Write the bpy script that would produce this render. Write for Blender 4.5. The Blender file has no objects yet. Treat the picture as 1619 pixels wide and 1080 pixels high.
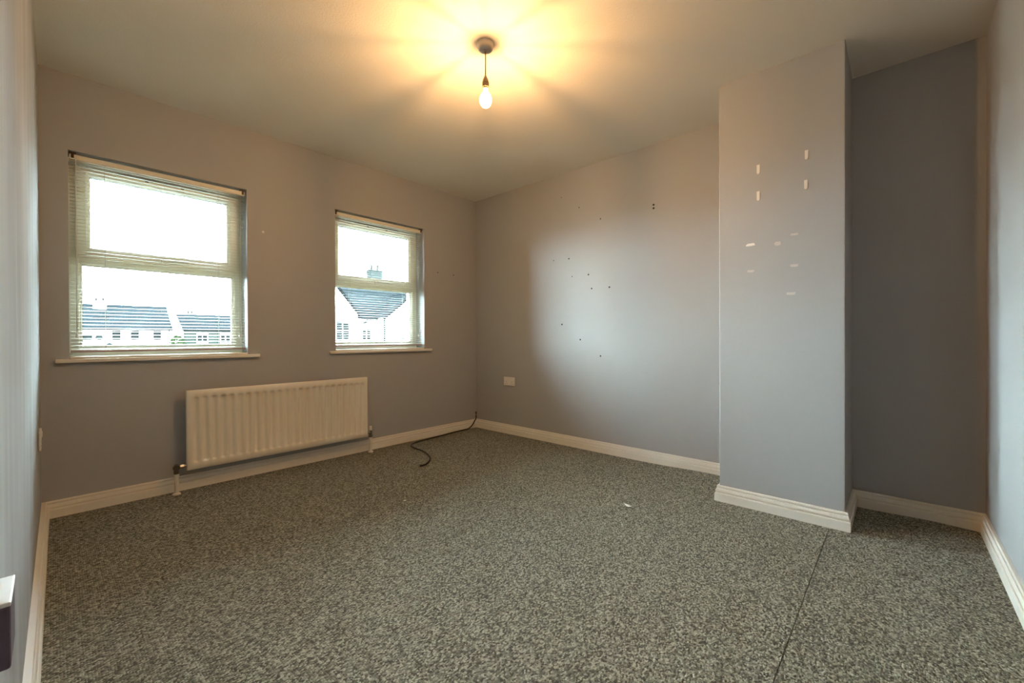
import bpy, bmesh, math, random
from mathutils import Vector, Matrix, noise

random.seed(7)
scene = bpy.context.scene
C = scene.collection

# ------------------------------------------------------------------ room measures (metres)
H = 2.4                       # ceiling height
W, W2 = 3.1137, 3.0961        # right wall, back of the alcove
D = 3.65                      # window wall
CX = 2.6684                   # face of the chimney breast
Y1, Y2 = 0.505, 1.0818        # chimney breast sides
HB = 0.0889                   # skirting height above the carpet
def left_x(y): return -0.0074 * (D - y)
def front_y(x): return -0.0083 * (W2 - x)

# ------------------------------------------------------------------ camera
cam_data = bpy.data.cameras.new('camera')
cam = bpy.data.objects.new('camera', cam_data)
C.objects.link(cam)
yaw, pitch, roll = 0.8286, -0.0047, -0.0041
f_ = Vector((math.cos(pitch)*math.sin(yaw), math.cos(pitch)*math.cos(yaw), math.sin(pitch)))
r_ = Vector((math.cos(yaw), -math.sin(yaw), 0))
u_ = r_.cross(f_)
r2 = r_*math.cos(roll) + u_*math.sin(roll)
u2 = -r_*math.sin(roll) + u_*math.cos(roll)
m = Matrix((r2, u2, -f_)).transposed().to_4x4()
m.translation = Vector((0.0436, 0.312, 0.9495))
cam.matrix_world = m
cam_data.sensor_fit = 'HORIZONTAL'
cam_data.sensor_width = 36.0
cam_data.lens = 36.0 * 666.7 / 1619.0
cam_data.shift_y = -(540 - 537.7) / 1619.0
cam_data.clip_start = 0.005
cam_data.clip_end = 500
scene.camera = cam

# ------------------------------------------------------------------ light
SKY = 76.0
BULB = 8600.0
world = bpy.data.worlds.new('overcast_sky')
scene.world = world
world.use_nodes = True
wn = world.node_tree
bg = wn.nodes['Background']
bg.inputs['Color'].default_value = (0.75, 0.93, 0.99, 1)
bg.inputs['Strength'].default_value = SKY
world.cycles.sampling_method = 'AUTOMATIC'

vs = scene.view_settings
scene.display_settings.display_device = 'sRGB'
vs.view_transform = 'Standard'
vs.look = 'None'
vs.gamma = 1.0
vs.use_curve_mapping = False
vs.exposure = 0.34
cy = scene.cycles
cy.use_denoising = True
cy.max_bounces = 14
cy.diffuse_bounces = 8
cy.transparent_max_bounces = 24
cy.sample_clamp_indirect = 8.0
cy.caustics_reflective = False
cy.caustics_refractive = False

# ------------------------------------------------------------------ materials
def material(name, color, rough=0.6, metal=0.0, spec=0.5):
    mt = bpy.data.materials.new(name)
    mt.use_nodes = True
    b = mt.node_tree.nodes['Principled BSDF']
    b.inputs['Base Color'].default_value = (*color, 1)
    b.inputs['Roughness'].default_value = rough
    b.inputs['Metallic'].default_value = metal
    b.inputs['Specular IOR Level'].default_value = spec
    return mt

def nodes_of(mt):
    nt = mt.node_tree
    return nt, nt.nodes, nt.links, nt.nodes['Principled BSDF']

def add_noise_look(mt, color_a, color_b, scale, bump=0.0, bump_scale=None, stretch=(1, 1, 1), distance=0.002, detail=4):
    """mottle between two close colours, with an optional fine bump; object coordinates"""
    nt, n, l, b = nodes_of(mt)
    tc = n.new('ShaderNodeTexCoord')
    mp = n.new('ShaderNodeMapping'); mp.inputs['Scale'].default_value = stretch
    l.new(tc.outputs['Object'], mp.inputs['Vector'])
    no = n.new('ShaderNodeTexNoise'); no.inputs['Scale'].default_value = scale; no.inputs['Detail'].default_value = detail
    l.new(mp.outputs['Vector'], no.inputs['Vector'])
    mx = n.new('ShaderNodeMix'); mx.data_type = 'RGBA'
    mx.inputs['A'].default_value = (*color_a, 1); mx.inputs['B'].default_value = (*color_b, 1)
    l.new(no.outputs['Fac'], mx.inputs['Factor'])
    l.new(mx.outputs['Result'], b.inputs['Base Color'])
    if bump:
        n2 = n.new('ShaderNodeTexNoise'); n2.inputs['Scale'].default_value = bump_scale or scale*8; n2.inputs['Detail'].default_value = 3
        l.new(mp.outputs['Vector'], n2.inputs['Vector'])
        bp = n.new('ShaderNodeBump'); bp.inputs['Strength'].default_value = bump; bp.inputs['Distance'].default_value = distance
        l.new(n2.outputs['Fac'], bp.inputs['Height'])
        l.new(bp.outputs['Normal'], b.inputs['Normal'])
    return mt

WALL = (0.43, 0.435, 0.445)
M = {}
M['wall'] = add_noise_look(material('lilac_grey_emulsion', WALL, 0.62, spec=0.35),
                           (0.42, 0.427, 0.44), (0.44, 0.445, 0.455), 3.0, 0.25, 260.0)
# left wall: window sheen painted into the colour as upright paler and darker streaks
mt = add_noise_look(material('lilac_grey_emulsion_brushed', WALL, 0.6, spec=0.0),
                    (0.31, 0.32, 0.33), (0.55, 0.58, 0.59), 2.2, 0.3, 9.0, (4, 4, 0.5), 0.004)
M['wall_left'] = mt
M['ceiling'] = add_noise_look(material('ceiling_paint', (0.84, 0.83, 0.78), 0.9, spec=0.2),
                              (0.83, 0.82, 0.77), (0.85, 0.84, 0.79), 2.0, 0.35, 120.0, distance=0.003)
M['skirting'] = add_noise_look(material('cream_gloss', (0.88, 0.86, 0.80), 0.35),
                               (0.87, 0.845, 0.78), (0.90, 0.87, 0.81), 9.0, 0.12, 60.0, distance=0.001)
M['sill'] = material('sill_gloss', (0.86, 0.84, 0.78), 0.3)
M['upvc'] = material('white_upvc', (0.84, 0.81, 0.70), 0.3)
M['gasket'] = material('grey_gasket', (0.10, 0.11, 0.11), 0.6)
M['slot'] = material('vent_slot_shadow', (0.03, 0.03, 0.03), 0.8)
M['radiator'] = material('radiator_enamel', (0.88, 0.86, 0.79), 0.32)
M['pipe'] = material('painted_pipe', (0.78, 0.74, 0.67), 0.4)
M['valve'] = material('dull_valve_metal', (0.16, 0.15, 0.13), 0.35, 0.8)
M['chrome'] = material('chrome', (0.62, 0.62, 0.60), 0.2, 1.0)
M['white_plastic'] = material('white_plastic', (0.80, 0.79, 0.77), 0.35)
M['dark_hole'] = material('dark_hole', (0.02, 0.018, 0.016), 0.8)
M['lamp_plastic'] = material('aged_white_plastic', (0.52, 0.47, 0.42), 0.45)
M['holder'] = material('lamp_holder_amber', (0.20, 0.12, 0.05), 0.5)
M['flex'] = material('brown_flex', (0.24, 0.15, 0.07), 0.6)
M['cable'] = material('black_cable', (0.012, 0.012, 0.014), 0.45)
M['paper'] = material('white_scrap', (0.85, 0.85, 0.82), 0.7)
M['strip'] = material('white_adhesive_strip', (0.86, 0.84, 0.80), 0.6)
M['lifted'] = add_noise_look(material('lifted_paint_patch', (0.60, 0.57, 0.54), 0.8),
                             (0.54, 0.51, 0.49), (0.68, 0.64, 0.60), 90.0)
M['maroon'] = material('dark_maroon', (0.06, 0.03, 0.045), 0.5)
M['box_white'] = material('white_cap', (0.82, 0.82, 0.84), 0.4)
M['rail_brown'] = material('bottom_rail_brown', (0.32, 0.20, 0.17), 0.5)
M['cord'] = material('blind_cord', (0.62, 0.62, 0.56), 0.8)
M['bracket'] = material('dark_bracket', (0.05, 0.035, 0.03), 0.5)

# slats: thin cream aluminium with a little light coming through the edges of the paint
mt = material('cream_blind_slat', (0.66, 0.64, 0.54), 0.5, spec=0.2)
nt, n, l, b = nodes_of(mt)
tr = n.new('ShaderNodeBsdfTranslucent'); tr.inputs['Color'].default_value = (0.66, 0.64, 0.54, 1)
mx = n.new('ShaderNodeMixShader'); mx.inputs['Fac'].default_value = 0.10
l.new(b.outputs['BSDF'], mx.inputs[1]); l.new(tr.outputs['BSDF'], mx.inputs[2])
l.new(mx.outputs['Shader'], n['Material Output'].inputs['Surface'])
M['slat'] = mt

def thin_glass(name, tint, reflect=1.0):
    mt = bpy.data.materials.new(name); mt.use_nodes = True
    nt = mt.node_tree; n = nt.nodes; l = nt.links
    n.remove(n['Principled BSDF'])
    t = n.new('ShaderNodeBsdfTransparent'); t.inputs['Color'].default_value = (*tint, 1)
    g = n.new('ShaderNodeBsdfGlossy'); g.inputs['Roughness'].default_value = 0.02
    fr = n.new('ShaderNodeFresnel'); fr.inputs['IOR'].default_value = 1.45
    ml = n.new('ShaderNodeMath'); ml.operation = 'MULTIPLY'; ml.inputs[1].default_value = reflect
    l.new(fr.outputs['Fac'], ml.inputs[0])
    x = n.new('ShaderNodeMixShader')
    l.new(ml.outputs[0], x.inputs['Fac']); l.new(t.outputs['BSDF'], x.inputs[1]); l.new(g.outputs['BSDF'], x.inputs[2])
    l.new(x.outputs['Shader'], n['Material Output'].inputs['Surface'])
    return mt
M['glass'] = thin_glass('window_glass', (0.96, 0.98, 0.97))
# bulb envelope: the lit glass glows softly all over
mt = thin_glass('bulb_glass', (0.97, 0.95, 0.90), 0.6)
nt = mt.node_tree; n = nt.nodes; l = nt.links
em = n.new('ShaderNodeEmission'); em.inputs['Color'].default_value = (1.0, 0.72, 0.36, 1); em.inputs['Strength'].default_value = 1.5
ad = n.new('ShaderNodeAddShader')
src = n['Material Output'].inputs['Surface'].links[0].from_socket
l.new(src, ad.inputs[0]); l.new(em.outputs['Emission'], ad.inputs[1]); l.new(ad.outputs['Shader'], n['Material Output'].inputs['Surface'])
M['bulb_glass'] = mt
mt = bpy.data.materials.new('glowing_filament'); mt.use_nodes = True
n = mt.node_tree.nodes; n.remove(n['Principled BSDF'])
em = n.new('ShaderNodeEmission'); em.inputs['Color'].default_value = (1.0, 0.54, 0.21, 1); em.inputs['Strength'].default_value = BULB
mt.node_tree.links.new(em.outputs['Emission'], n['Material Output'].inputs['Surface'])
M['filament'] = mt

# carpet: tufted loops in rows, flecked greys
mt = material('flecked_grey_loop_carpet', (0.1, 0.1, 0.09), 0.95, spec=0.1)
nt, n, l, b = nodes_of(mt)
tc = n.new('ShaderNodeTexCoord')
mp = n.new('ShaderNodeMapping'); mp.inputs['Scale'].default_value = (1.0, 1.35, 1.0)
l.new(tc.outputs['Object'], mp.inputs['Vector'])
vo = n.new('ShaderNodeTexVoronoi'); vo.inputs['Scale'].default_value = 150.0; vo.inputs['Randomness'].default_value = 0.62
l.new(mp.outputs['Vector'], vo.inputs['Vector'])
sep = n.new('ShaderNodeSeparateColor'); l.new(vo.outputs['Color'], sep.inputs['Color'])
no = n.new('ShaderNodeTexNoise'); no.inputs['Scale'].default_value = 170.0; no.inputs['Detail'].default_value = 2.0
l.new(tc.outputs['Object'], no.inputs['Vector'])
ad = n.new('ShaderNodeMath'); ad.operation = 'MULTIPLY_ADD'; ad.inputs[1].default_value = 0.7; ad.inputs[2].default_value = -0.32
l.new(no.outputs['Fac'], ad.inputs[0])
ad2 = n.new('ShaderNodeMath'); ad2.operation = 'ADD'; l.new(ad.outputs[0], ad2.inputs[0]); l.new(sep.outputs['Red'], ad2.inputs[1])
cr = n.new('ShaderNodeValToRGB')
e = cr.color_ramp.elements
e[0].position = 0.12; e[0].color = (0.085, 0.083, 0.066, 1)
e[1].position = 1.0; e[1].color = (0.50, 0.48, 0.385, 1)
x = e.new(0.45); x.color = (0.20, 0.195, 0.155, 1)
x = e.new(0.75); x.color = (0.31, 0.30, 0.24, 1)
l.new(ad2.outputs[0], cr.inputs['Fac'])
l.new(cr.outputs['Color'], b.inputs['Base Color'])
inv = n.new('ShaderNodeMath'); inv.operation = 'SUBTRACT'; inv.inputs[0].default_value = 1.0
l.new(vo.outputs['Distance'], inv.inputs[1])
bp = n.new('ShaderNodeBump'); bp.inputs['Strength'].default_value = 0.9; bp.inputs['Distance'].default_value = 0.006
l.new(inv.outputs[0], bp.inputs['Height']); l.new(bp.outputs['Normal'], b.inputs['Normal'])
M['carpet'] = mt
M['floor'] = material('floor_boards_below', (0.2, 0.16, 0.12), 0.8)

# outside
M['render'] = add_noise_look(material('white_wall_render', (0.72, 0.73, 0.72), 0.9), (0.70, 0.71, 0.70), (0.75, 0.76, 0.75), 1.2)
M['tile'] = add_noise_look(material('dark_roof_tile', (0.005, 0.007, 0.0075), 0.95, spec=0.0), (0.0035, 0.005, 0.0068), (0.0075, 0.0095, 0.010), 2.5)
M['brick'] = add_noise_look(material('grey_brown_brick', (0.007, 0.009, 0.008), 0.95, spec=0.0), (0.005, 0.0075, 0.007), (0.012, 0.014, 0.012), 3.0)
M['far_glass'] = material('far_window_pane', (0.004, 0.005, 0.005), 0.6, spec=0.0)
M['far_frame'] = material('far_window_frame', (0.7, 0.7, 0.7), 0.6)
M['fascia'] = material('dark_fascia', (0.002, 0.0025, 0.003), 0.9, spec=0.0)
M['gutter'] = material('grey_gutter', (0.005, 0.007, 0.007), 0.9, spec=0.0)
M['pot'] = material('clay_chimney_pot', (0.008, 0.008, 0.008), 0.9, spec=0.0)
M['dish'] = material('grey_dish', (0.006, 0.008, 0.008), 0.9, spec=0.0)
M['chimney_brick'] = add_noise_look(material('chimney_brick', (0.009, 0.011, 0.011), 0.95, spec=0.0), (0.007, 0.0085, 0.0085), (0.013, 0.015, 0.015), 5.0)
M['leaf'] = add_noise_look(material('hedge_leaf', (0.008, 0.012, 0.006), 0.9, spec=0.0), (0.006, 0.010, 0.004), (0.012, 0.018, 0.008), 3.0)
M['ground'] = add_noise_look(material('road_and_verge', (0.33, 0.34, 0.32), 0.95), (0.29, 0.30, 0.27), (0.37, 0.37, 0.36), 0.2)

# ------------------------------------------------------------------ helpers
def link(name, bm, mat, parent=None, kind=None, smooth=False, bevel=0.0, seg=2):
    me = bpy.data.meshes.new(name)
    bmesh.ops.recalc_face_normals(bm, faces=bm.faces)
    bm.to_mesh(me); bm.free()
    if smooth:
        for p in me.polygons: p.use_smooth = True
    me.materials.append(mat)
    o = bpy.data.objects.new(name, me)
    C.objects.link(o)
    if parent: o.parent = parent
    if kind: o['kind'] = kind
    if bevel:
        bv = o.modifiers.new('bevel', 'BEVEL'); bv.width = bevel; bv.segments = seg; bv.limit_method = 'ANGLE'
        bv.angle_limit = math.radians(40)
    return o

def box(bm, x0, x1, y0, y1, z0, z1):
    v = [bm.verts.new((x, y, z)) for z in (z0, z1) for (x, y) in ((x0, y0), (x1, y0), (x1, y1), (x0, y1))]
    for f in ((0, 3, 2, 1), (4, 5, 6, 7), (0, 1, 5, 4), (1, 2, 6, 5), (2, 3, 7, 6), (3, 0, 4, 7)):
        bm.faces.new([v[i] for i in f])
    return v

def prism(bm, poly, z0, z1):
    a = [bm.verts.new((x, y, z0)) for x, y in poly]; t = [bm.verts.new((x, y, z1)) for x, y in poly]
    k = len(poly)
    bm.faces.new(a[::-1]); bm.faces.new(t)
    for i in range(k): bm.faces.new((a[i], a[(i+1) % k], t[(i+1) % k], t[i]))

def lathe(bm, prof, seg=24, axis='z', center=(0, 0, 0), closed=False):
    """revolve (radius, height) pairs"""
    c = Vector(center)
    rings = []
    for r, h in prof:
        ring = []
        if r < 1e-6:
            p = {'z': Vector((0, 0, h)), 'y': Vector((0, h, 0)), 'x': Vector((h, 0, 0))}[axis]
            ring = [bm.verts.new(c + p)]
        else:
            for i in range(seg):
                a = 2*math.pi*i/seg; ca, sa = r*math.cos(a), r*math.sin(a)
                p = {'z': Vector((ca, sa, h)), 'y': Vector((ca, h, sa)), 'x': Vector((h, ca, sa))}[axis]
                ring.append(bm.verts.new(c + p))
        rings.append(ring)
    for A, B in zip(rings, rings[1:]):
        if len(A) == 1 and len(B) == 1: continue
        for i in range(seg):
            j = (i+1) % seg
            if len(A) == 1: bm.faces.new((A[0], B[i], B[j]))
            elif len(B) == 1: bm.faces.new((A[i], A[j], B[0]))
            else: bm.faces.new((A[i], A[j], B[j], B[i]))

def tube(bm, pts, r, seg=8, caps=True):
    pts = [Vector(p) for p in pts]
    rings = []
    ref = Vector((0, 0, 1))
    for i, p in enumerate(pts):
        d = (pts[min(i+1, len(pts)-1)] - pts[max(i-1, 0)]).normalized()
        s = d.cross(ref)
        if s.length < 0.05: s = d.cross(Vector((1, 0, 0)))
        s.normalize(); t = s.cross(d).normalized()
        rings.append([bm.verts.new(p + (s*math.cos(2*math.pi*k/seg) + t*math.sin(2*math.pi*k/seg))*r) for k in range(seg)])
    for A, B in zip(rings, rings[1:]):
        for k in range(seg):
            bm.faces.new((A[k], A[(k+1) % seg], B[(k+1) % seg], B[k]))
    if caps:
        bm.faces.new(rings[0][::-1]); bm.faces.new(rings[-1])

def smooth_path(pts, n=6):
    pts = [Vector(p) for p in pts]
    out = []
    for i in range(len(pts)-1):
        p0, p1, p2, p3 = pts[max(i-1, 0)], pts[i], pts[i+1], pts[min(i+2, len(pts)-1)]
        for k in range(n):
            t = k/n
            out.append(0.5*((2*p1) + (p2-p0)*t + (2*p0-5*p1+4*p2-p3)*t*t + (3*p1-p0-3*p2+p3)*t**3))
    out.append(pts[-1])
    return out

def empty(name, loc, label=None, cat=None, group=None, rotz=0.0, kind=None):
    o = bpy.data.objects.new(name, None); C.objects.link(o)
    o.location = loc; o.rotation_euler = (0, 0, rotz); o.empty_display_size = 0.1
    if label: o['label'] = label
    if cat: o['category'] = cat
    if group: o['group'] = group
    if kind: o['kind'] = kind
    return o

def tag(o, label, cat, group=None):
    o['label'] = label; o['category'] = cat
    if group: o['group'] = group
    return o

def structure(o, label, cat):
    o['kind'] = 'structure'; o['label'] = label; o['category'] = cat
    return o

# ------------------------------------------------------------------ the room shell
ZT = 2.47                     # walls run up past the ceiling
bm = bmesh.new()
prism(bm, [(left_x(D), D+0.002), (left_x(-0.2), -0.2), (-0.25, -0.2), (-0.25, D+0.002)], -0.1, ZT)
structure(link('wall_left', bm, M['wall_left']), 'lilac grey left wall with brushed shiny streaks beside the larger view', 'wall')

OPEN = [(0.107, 0.963, 0.8445, 1.988), (1.585, 2.446, 0.8505, 1.993)]   # window openings x0,x1,z0,z1
bm = bmesh.new()
xs = [-0.25, OPEN[0][0], OPEN[0][1], OPEN[1][0], OPEN[1][1], W+0.25]
YO = D + 0.30
for i in range(5):
    if i in (1, 3):
        o_ = OPEN[0] if i == 1 else OPEN[1]
        box(bm, xs[i], xs[i+1], D, YO, -0.1, o_[2]); box(bm, xs[i], xs[i+1], D, YO, o_[3], ZT)
    else:
        box(bm, xs[i], xs[i+1], D, YO, -0.1, ZT)
bmesh.ops.remove_doubles(bm, verts=bm.verts, dist=1e-5)
seen = {}
for f in list(bm.faces):                           # drop the hidden faces between the blocks
    k = frozenset(f.verts)
    seen.setdefault(k, []).append(f)
bmesh.ops.delete(bm, geom=[f for fs in seen.values() if len(fs) > 1 for f in fs], context='FACES_ONLY')
structure(link('wall_back', bm, M['wall']), 'lilac grey window wall with two window openings above a radiator', 'wall')

bm = bmesh.new(); box(bm, W, W+0.25, Y2-0.002, D, -0.1, ZT)
structure(link('wall_right', bm, M['wall']), 'lilac grey right wall with scattered dark screw holes', 'wall')
bm = bmesh.new(); box(bm, CX, W+0.25, Y1, Y2, -0.1, ZT)
structure(link('wall_chimney_breast', bm, M['wall'], bevel=0.004), 'lilac grey chimney breast standing out from the right wall', 'wall')
bm = bmesh.new(); box(bm, W2, W+0.25, -0.2, Y1, -0.1, ZT)
structure(link('wall_alcove', bm, M['wall']), 'shaded back wall of the narrow alcove beside the chimney breast', 'wall')
bm = bmesh.new()
prism(bm, [(W2+0.002, front_y(W2)), (W2+0.002, -0.2), (-0.06, -0.2), (-0.06, front_y(-0.06))], -0.1, ZT)
structure(link('wall_front', bm, M['wall']), 'lilac grey wall at the far right edge of the photo', 'wall')

# ceiling: a slightly uneven sheet, a finger higher in the far corner
def ceil_z(x, y): return H + 0.0091*max(0, x/W)*max(0, (y-Y1)/(D-Y1))
bm = bmesh.new()
nx, ny = 12, 14
g = [[None]*(ny+1) for _ in range(nx+1)]
for i in range(nx+1):
    for j in range(ny+1):
        x = -0.1 + (W+0.2)*i/nx; y = -0.1 + (D+0.2)*j/ny
        g[i][j] = (bm.verts.new((x, y, ceil_z(x, y))), bm.verts.new((x, y, 2.52)))
for i in range(nx):
    for j in range(ny):
        for s in (0, 1):
            q = (g[i][j][s], g[i+1][j][s], g[i+1][j+1][s], g[i][j+1][s]); bm.faces.new(q if s else q[::-1])
structure(link('ceiling', bm, M['ceiling'], smooth=True), 'off-white ceiling glowing orange around the bare bulb', 'ceiling')

# floor slab with the two widths of carpet laid on it
bm = bmesh.new(); box(bm, -0.2, W+0.2, -0.15, D+0.2, -0.1, -0.012)
floor = structure(link('floor', bm, M['floor']), 'bedroom floor covered in flecked grey loop carpet', 'floor')
SEAM = 0.566
def carpet_z(x, y):
    z = 0.0012*noise.noise(Vector((x*2.2, y*2.2, 0.3)))
    z += 0.014*math.exp(-((x-3.09)**2/0.05 + (y-1.28)**2/0.06))
    z += 0.006*math.exp(-((x-3.09)**2/0.02 + (y-0.2)**2/0.015))
    return z
def carpet(x0, x1, y0, y1, drop_edge):
    bm = bmesh.new()
    nx, ny = max(2, round((x1-x0)/0.03)), max(2, round((y1-y0)/0.03))
    gr = []
    for i in range(nx+1):
        row = []
        for j in range(ny+1):
            x = x0 + (x1-x0)*i/nx; y = y0 + (y1-y0)*j/ny
            z = carpet_z(x, y)
            row.append(bm.verts.new((x, y, z)))
        gr.append(row)
    for i in range(nx):
        for j in range(ny): bm.faces.new((gr[i][j], gr[i+1][j], gr[i+1][j+1], gr[i][j+1]))
    j = 0 if drop_edge == 'low' else ny
    lo = [bm.verts.new((gr[i][j].co.x, gr[i][j].co.y, -0.011)) for i in range(nx+1)]
    hi = [bm.verts.new(gr[i][j].co) for i in range(nx+1)]
    for i in range(nx): bm.faces.new((hi[i], hi[i+1], lo[i+1], lo[i]))
    return bm
p_ = link('carpet_piece', carpet(-0.03, W+0.01, SEAM+0.0013, D+0.01, 'low'), M['carpet'], floor, smooth=True)
p_ = link('carpet_piece', carpet(-0.03, W+0.01, -0.03, SEAM-0.0013, 'high'), M['carpet'], floor, smooth=True)

# ------------------------------------------------------------------ skirting
def skirting_profile(t):
    return [(0, -0.011), (t, -0.011), (t, 0.0425), (t-0.0012, 0.0455), (t-0.0035, 0.0470), (t-0.0105, 0.0475), (t-0.0110, 0.0515), (t-0.0060, 0.0520),
            (t-0.0045, 0.0545), (t-0.0045, 0.0600), (t-0.0060, 0.0665), (t-0.0085, 0.0720), (t-0.0155, 0.0725), (t-0.0160, 0.0765), (t-0.0110, 0.0770),
            (t-0.0095, 0.0800), (t-0.0100, 0.0845), (t-0.0125, HB), (0, HB)]
ring = [(left_x(-0.03), front_y(0)), (left_x(D), D), (W, D), (W, Y2), (CX, Y2), (CX, Y1), (W2, Y1), (W2, 0.0)]
thick = [0.028, 0.0223, 0.0223, 0.0223, 0.0223, 0.0223, 0.0223, 0.0223]
names = [('baseboard_left', 'cream moulded skirting along the streaky left wall'),
         ('baseboard_back', 'cream moulded skirting under the windows behind the radiator pipes'),
         ('baseboard_right', 'cream moulded skirting along the wall with the socket'),
         ('baseboard_chimney_far_side', 'cream moulded skirting on the hidden far side of the chimney breast'),
         ('baseboard_chimney_front', 'cream moulded skirting across the chimney breast face'),
         ('baseboard_chimney_near_side', 'short skirting return running into the alcove'),
         ('baseboard_alcove', 'shaded cream skirting along the back of the alcove'),
         ('baseboard_front', 'cream skirting running off the right edge of the photo')]
def off_line(i, o):
    a, b_ = Vector(ring[i]), Vector(ring[(i+1) % 8]); d = (b_-a).normalized(); nrm = Vector((d.y, -d.x))
    return a + nrm*o, d
def meet(i, oi, j, oj):
    p, d = off_line(i, oi); q, e_ = off_line(j, oj)
    den = d.x*e_.y - d.y*e_.x
    s = ((q.x-p.x)*e_.y - (q.y-p.y)*e_.x)/den
    return p + d*s
for i in range(8):
    pi_, pn, pp = skirting_profile(thick[i]), skirting_profile(thick[(i+1) % 8]), skirting_profile(thick[i-1])
    bm = bmesh.new()
    A, B = [], []
    for k, (o, z) in enumerate(pi_):
        a = meet(i-1, pp[k][0], i, o); b_ = meet(i, o, (i+1) % 8, pn[k][0])
        A.append(bm.verts.new((a.x, a.y, z))); B.append(bm.verts.new((b_.x, b_.y, z)))
    K = len(A)
    for k in range(K): bm.faces.new((A[k], A[(k+1) % K], B[(k+1) % K], B[k]))
    bm.faces.new(A[::-1]); bm.faces.new(B)
    structure(link(names[i][0], bm, M['skirting']), names[i][1], 'skirting board')

# ------------------------------------------------------------------ windows
def frame_ring(bm, x0, x1, z0, z1, w, y0, y1, chamfer=0.0):
    """rectangular ring of width w between y0 (room side) and y1, its inner room-side edge chamfered"""
    def loop(ins, y): return [bm.verts.new((x, y, z)) for x, z in ((x0+ins, z0+ins), (x1-ins, z0+ins), (x1-ins, z1-ins), (x0+ins, z1-ins))]
    L = [loop(0, y1), loop(0, y0), loop(w-chamfer, y0), loop(w, y0+chamfer), loop(w, y1)]
    for A, B in zip(L, L[1:]+L[:1]):
        for k in range(4):
            try: bm.faces.new((A[k], A[(k+1) % 4], B[(k+1) % 4], B[k]))
            except ValueError: pass

def make_window(name, o_, label, sill_label):
    x0, x1, z0, z1 = o_
    root = empty(name, ((x0+x1)/2, D+0.13, z0), label, 'window', None, 0, 'structure')
    ox, oy, oz = root.location
    inv_ = Matrix.Translation(-Vector((ox, oy, oz)))
    def put(nm, bm, mat, parent=root, **k):
        if parent is root: bmesh.ops.transform(bm, matrix=inv_, verts=bm.verts)
        else: bmesh.ops.transform(bm, matrix=inv_, verts=bm.verts)
        return link(nm, bm, mat, parent, **k)
    YF = D + 0.13
    zb = z0 + 0.012
    # outer frame, with its transom
    bm = bmesh.new()
    frame_ring(bm, x0+0.001, x1-0.001, zb, z1-0.001, 0.046, YF, YF+0.07, 0.008)
    zt = z0 + 0.575
    box(bm, x0+0.04, x1-0.04, YF+0.002, YF+0.068, zt-0.028, zt+0.028)
    put('frame', bm, M['upvc'])
    # fixed lower pane: bead, gasket, glass
    bm = bmesh.new(); frame_ring(bm, x0+0.044, x1-0.044, zb+0.044, zt-0.026, 0.012, YF+0.018, YF+0.05, 0.006); put('glazing_bead', bm, M['upvc'])
    bm = bmesh.new(); frame_ring(bm, x0+0.054, x1-0.054, zb+0.054, zt-0.036, 0.004, YF+0.030, YF+0.045); put('gasket', bm, M['gasket'])
    bm = bmesh.new(); box(bm, x0+0.05, x1-0.05, YF+0.036, YF+0.040, zb+0.05, zt-0.032); put('pane', bm, M['glass'])
    # top hung sash
    sx0, sx1, sz0, sz1 = x0+0.030, x1-0.030, zt+0.006, z1-0.032
    bm = bmesh.new(); frame_ring(bm, sx0, sx1, sz0, sz1, 0.052, YF-0.016, YF+0.05, 0.010)
    sash = put('opening_sash', bm, M['upvc'])
    bm = bmesh.new(); frame_ring(bm, sx0+0.050, sx1-0.050, sz0+0.050, sz1-0.050, 0.010, YF-0.004, YF+0.045, 0.006); put('glazing_bead', bm, M['upvc'], sash)
    bm = bmesh.new(); frame_ring(bm, sx0+0.058, sx1-0.058, sz0+0.058, sz1-0.058, 0.004, YF+0.012, YF+0.042); put('gasket', bm, M['gasket'], sash)
    bm = bmesh.new(); box(bm, sx0+0.055, sx1-0.055, YF+0.026, YF+0.030, sz0+0.055, sz1-0.055); put('pane', bm, M['glass'], sash)
    # espagnolette handle on the bottom rail of the sash
    xm = (x0+x1)/2 + 0.012
    bm = bmesh.new(); box(bm, xm-0.034, xm+0.034, YF-0.026, YF-0.015, sz0+0.012, sz0+0.036)
    h = put('handle', bm, M['upvc'], sash, bevel=0.004)
    bm = bmesh.new(); box(bm, xm-0.02, xm+0.105, YF-0.046, YF-0.034, sz0+0.014, sz0+0.032); box(bm, xm-0.012, xm+0.012, YF-0.036, YF-0.024, sz0+0.015, sz0+0.031)
    put('handle_lever', bm, M['upvc'], sash, bevel=0.004)
    # trickle vent along the top rail
    vx0, vx1 = x0+0.20, x1-0.20
    bm = bmesh.new(); box(bm, vx0, vx1, YF-0.030, YF-0.015, sz1-0.040, sz1-0.014)
    v_ = put('trickle_vent', bm, M['upvc'], sash, bevel=0.004)
    bm = bmesh.new(); box(bm, vx0+0.01, vx1-0.01, YF-0.0312, YF-0.029, sz1-0.018, sz1-0.0155)
    for xx in (vx0+0.14, vx1-0.14): box(bm, xx-0.008, xx+0.008, YF-0.0335, YF-0.029, sz1-0.032, sz1-0.027)
    put('vent_slot', bm, M['slot'], sash)
    # sill board
    bm = bmesh.new()
    zs = z0 + 0.0005
    box(bm, x0-0.054, x1+0.070, D-0.030, D-0.0005, zs-0.021, zs)
    box(bm, x0+0.0005, x1-0.0005, D-0.001, YF+0.07, zs-0.0005, zs+0.0115)
    s = put('window_sill', bm, M['sill'], bevel=0.005, seg=3)
    s['label'] = sill_label
    return root
make_window('window_1', OPEN[0], 'white-framed window on the left with a top-hung sash, over rooftops', 'cream sill board under the left window')
make_window('window_2', OPEN[1], 'white-framed window nearer the corner, over the gabled house', 'cream sill board under the right window')

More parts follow.
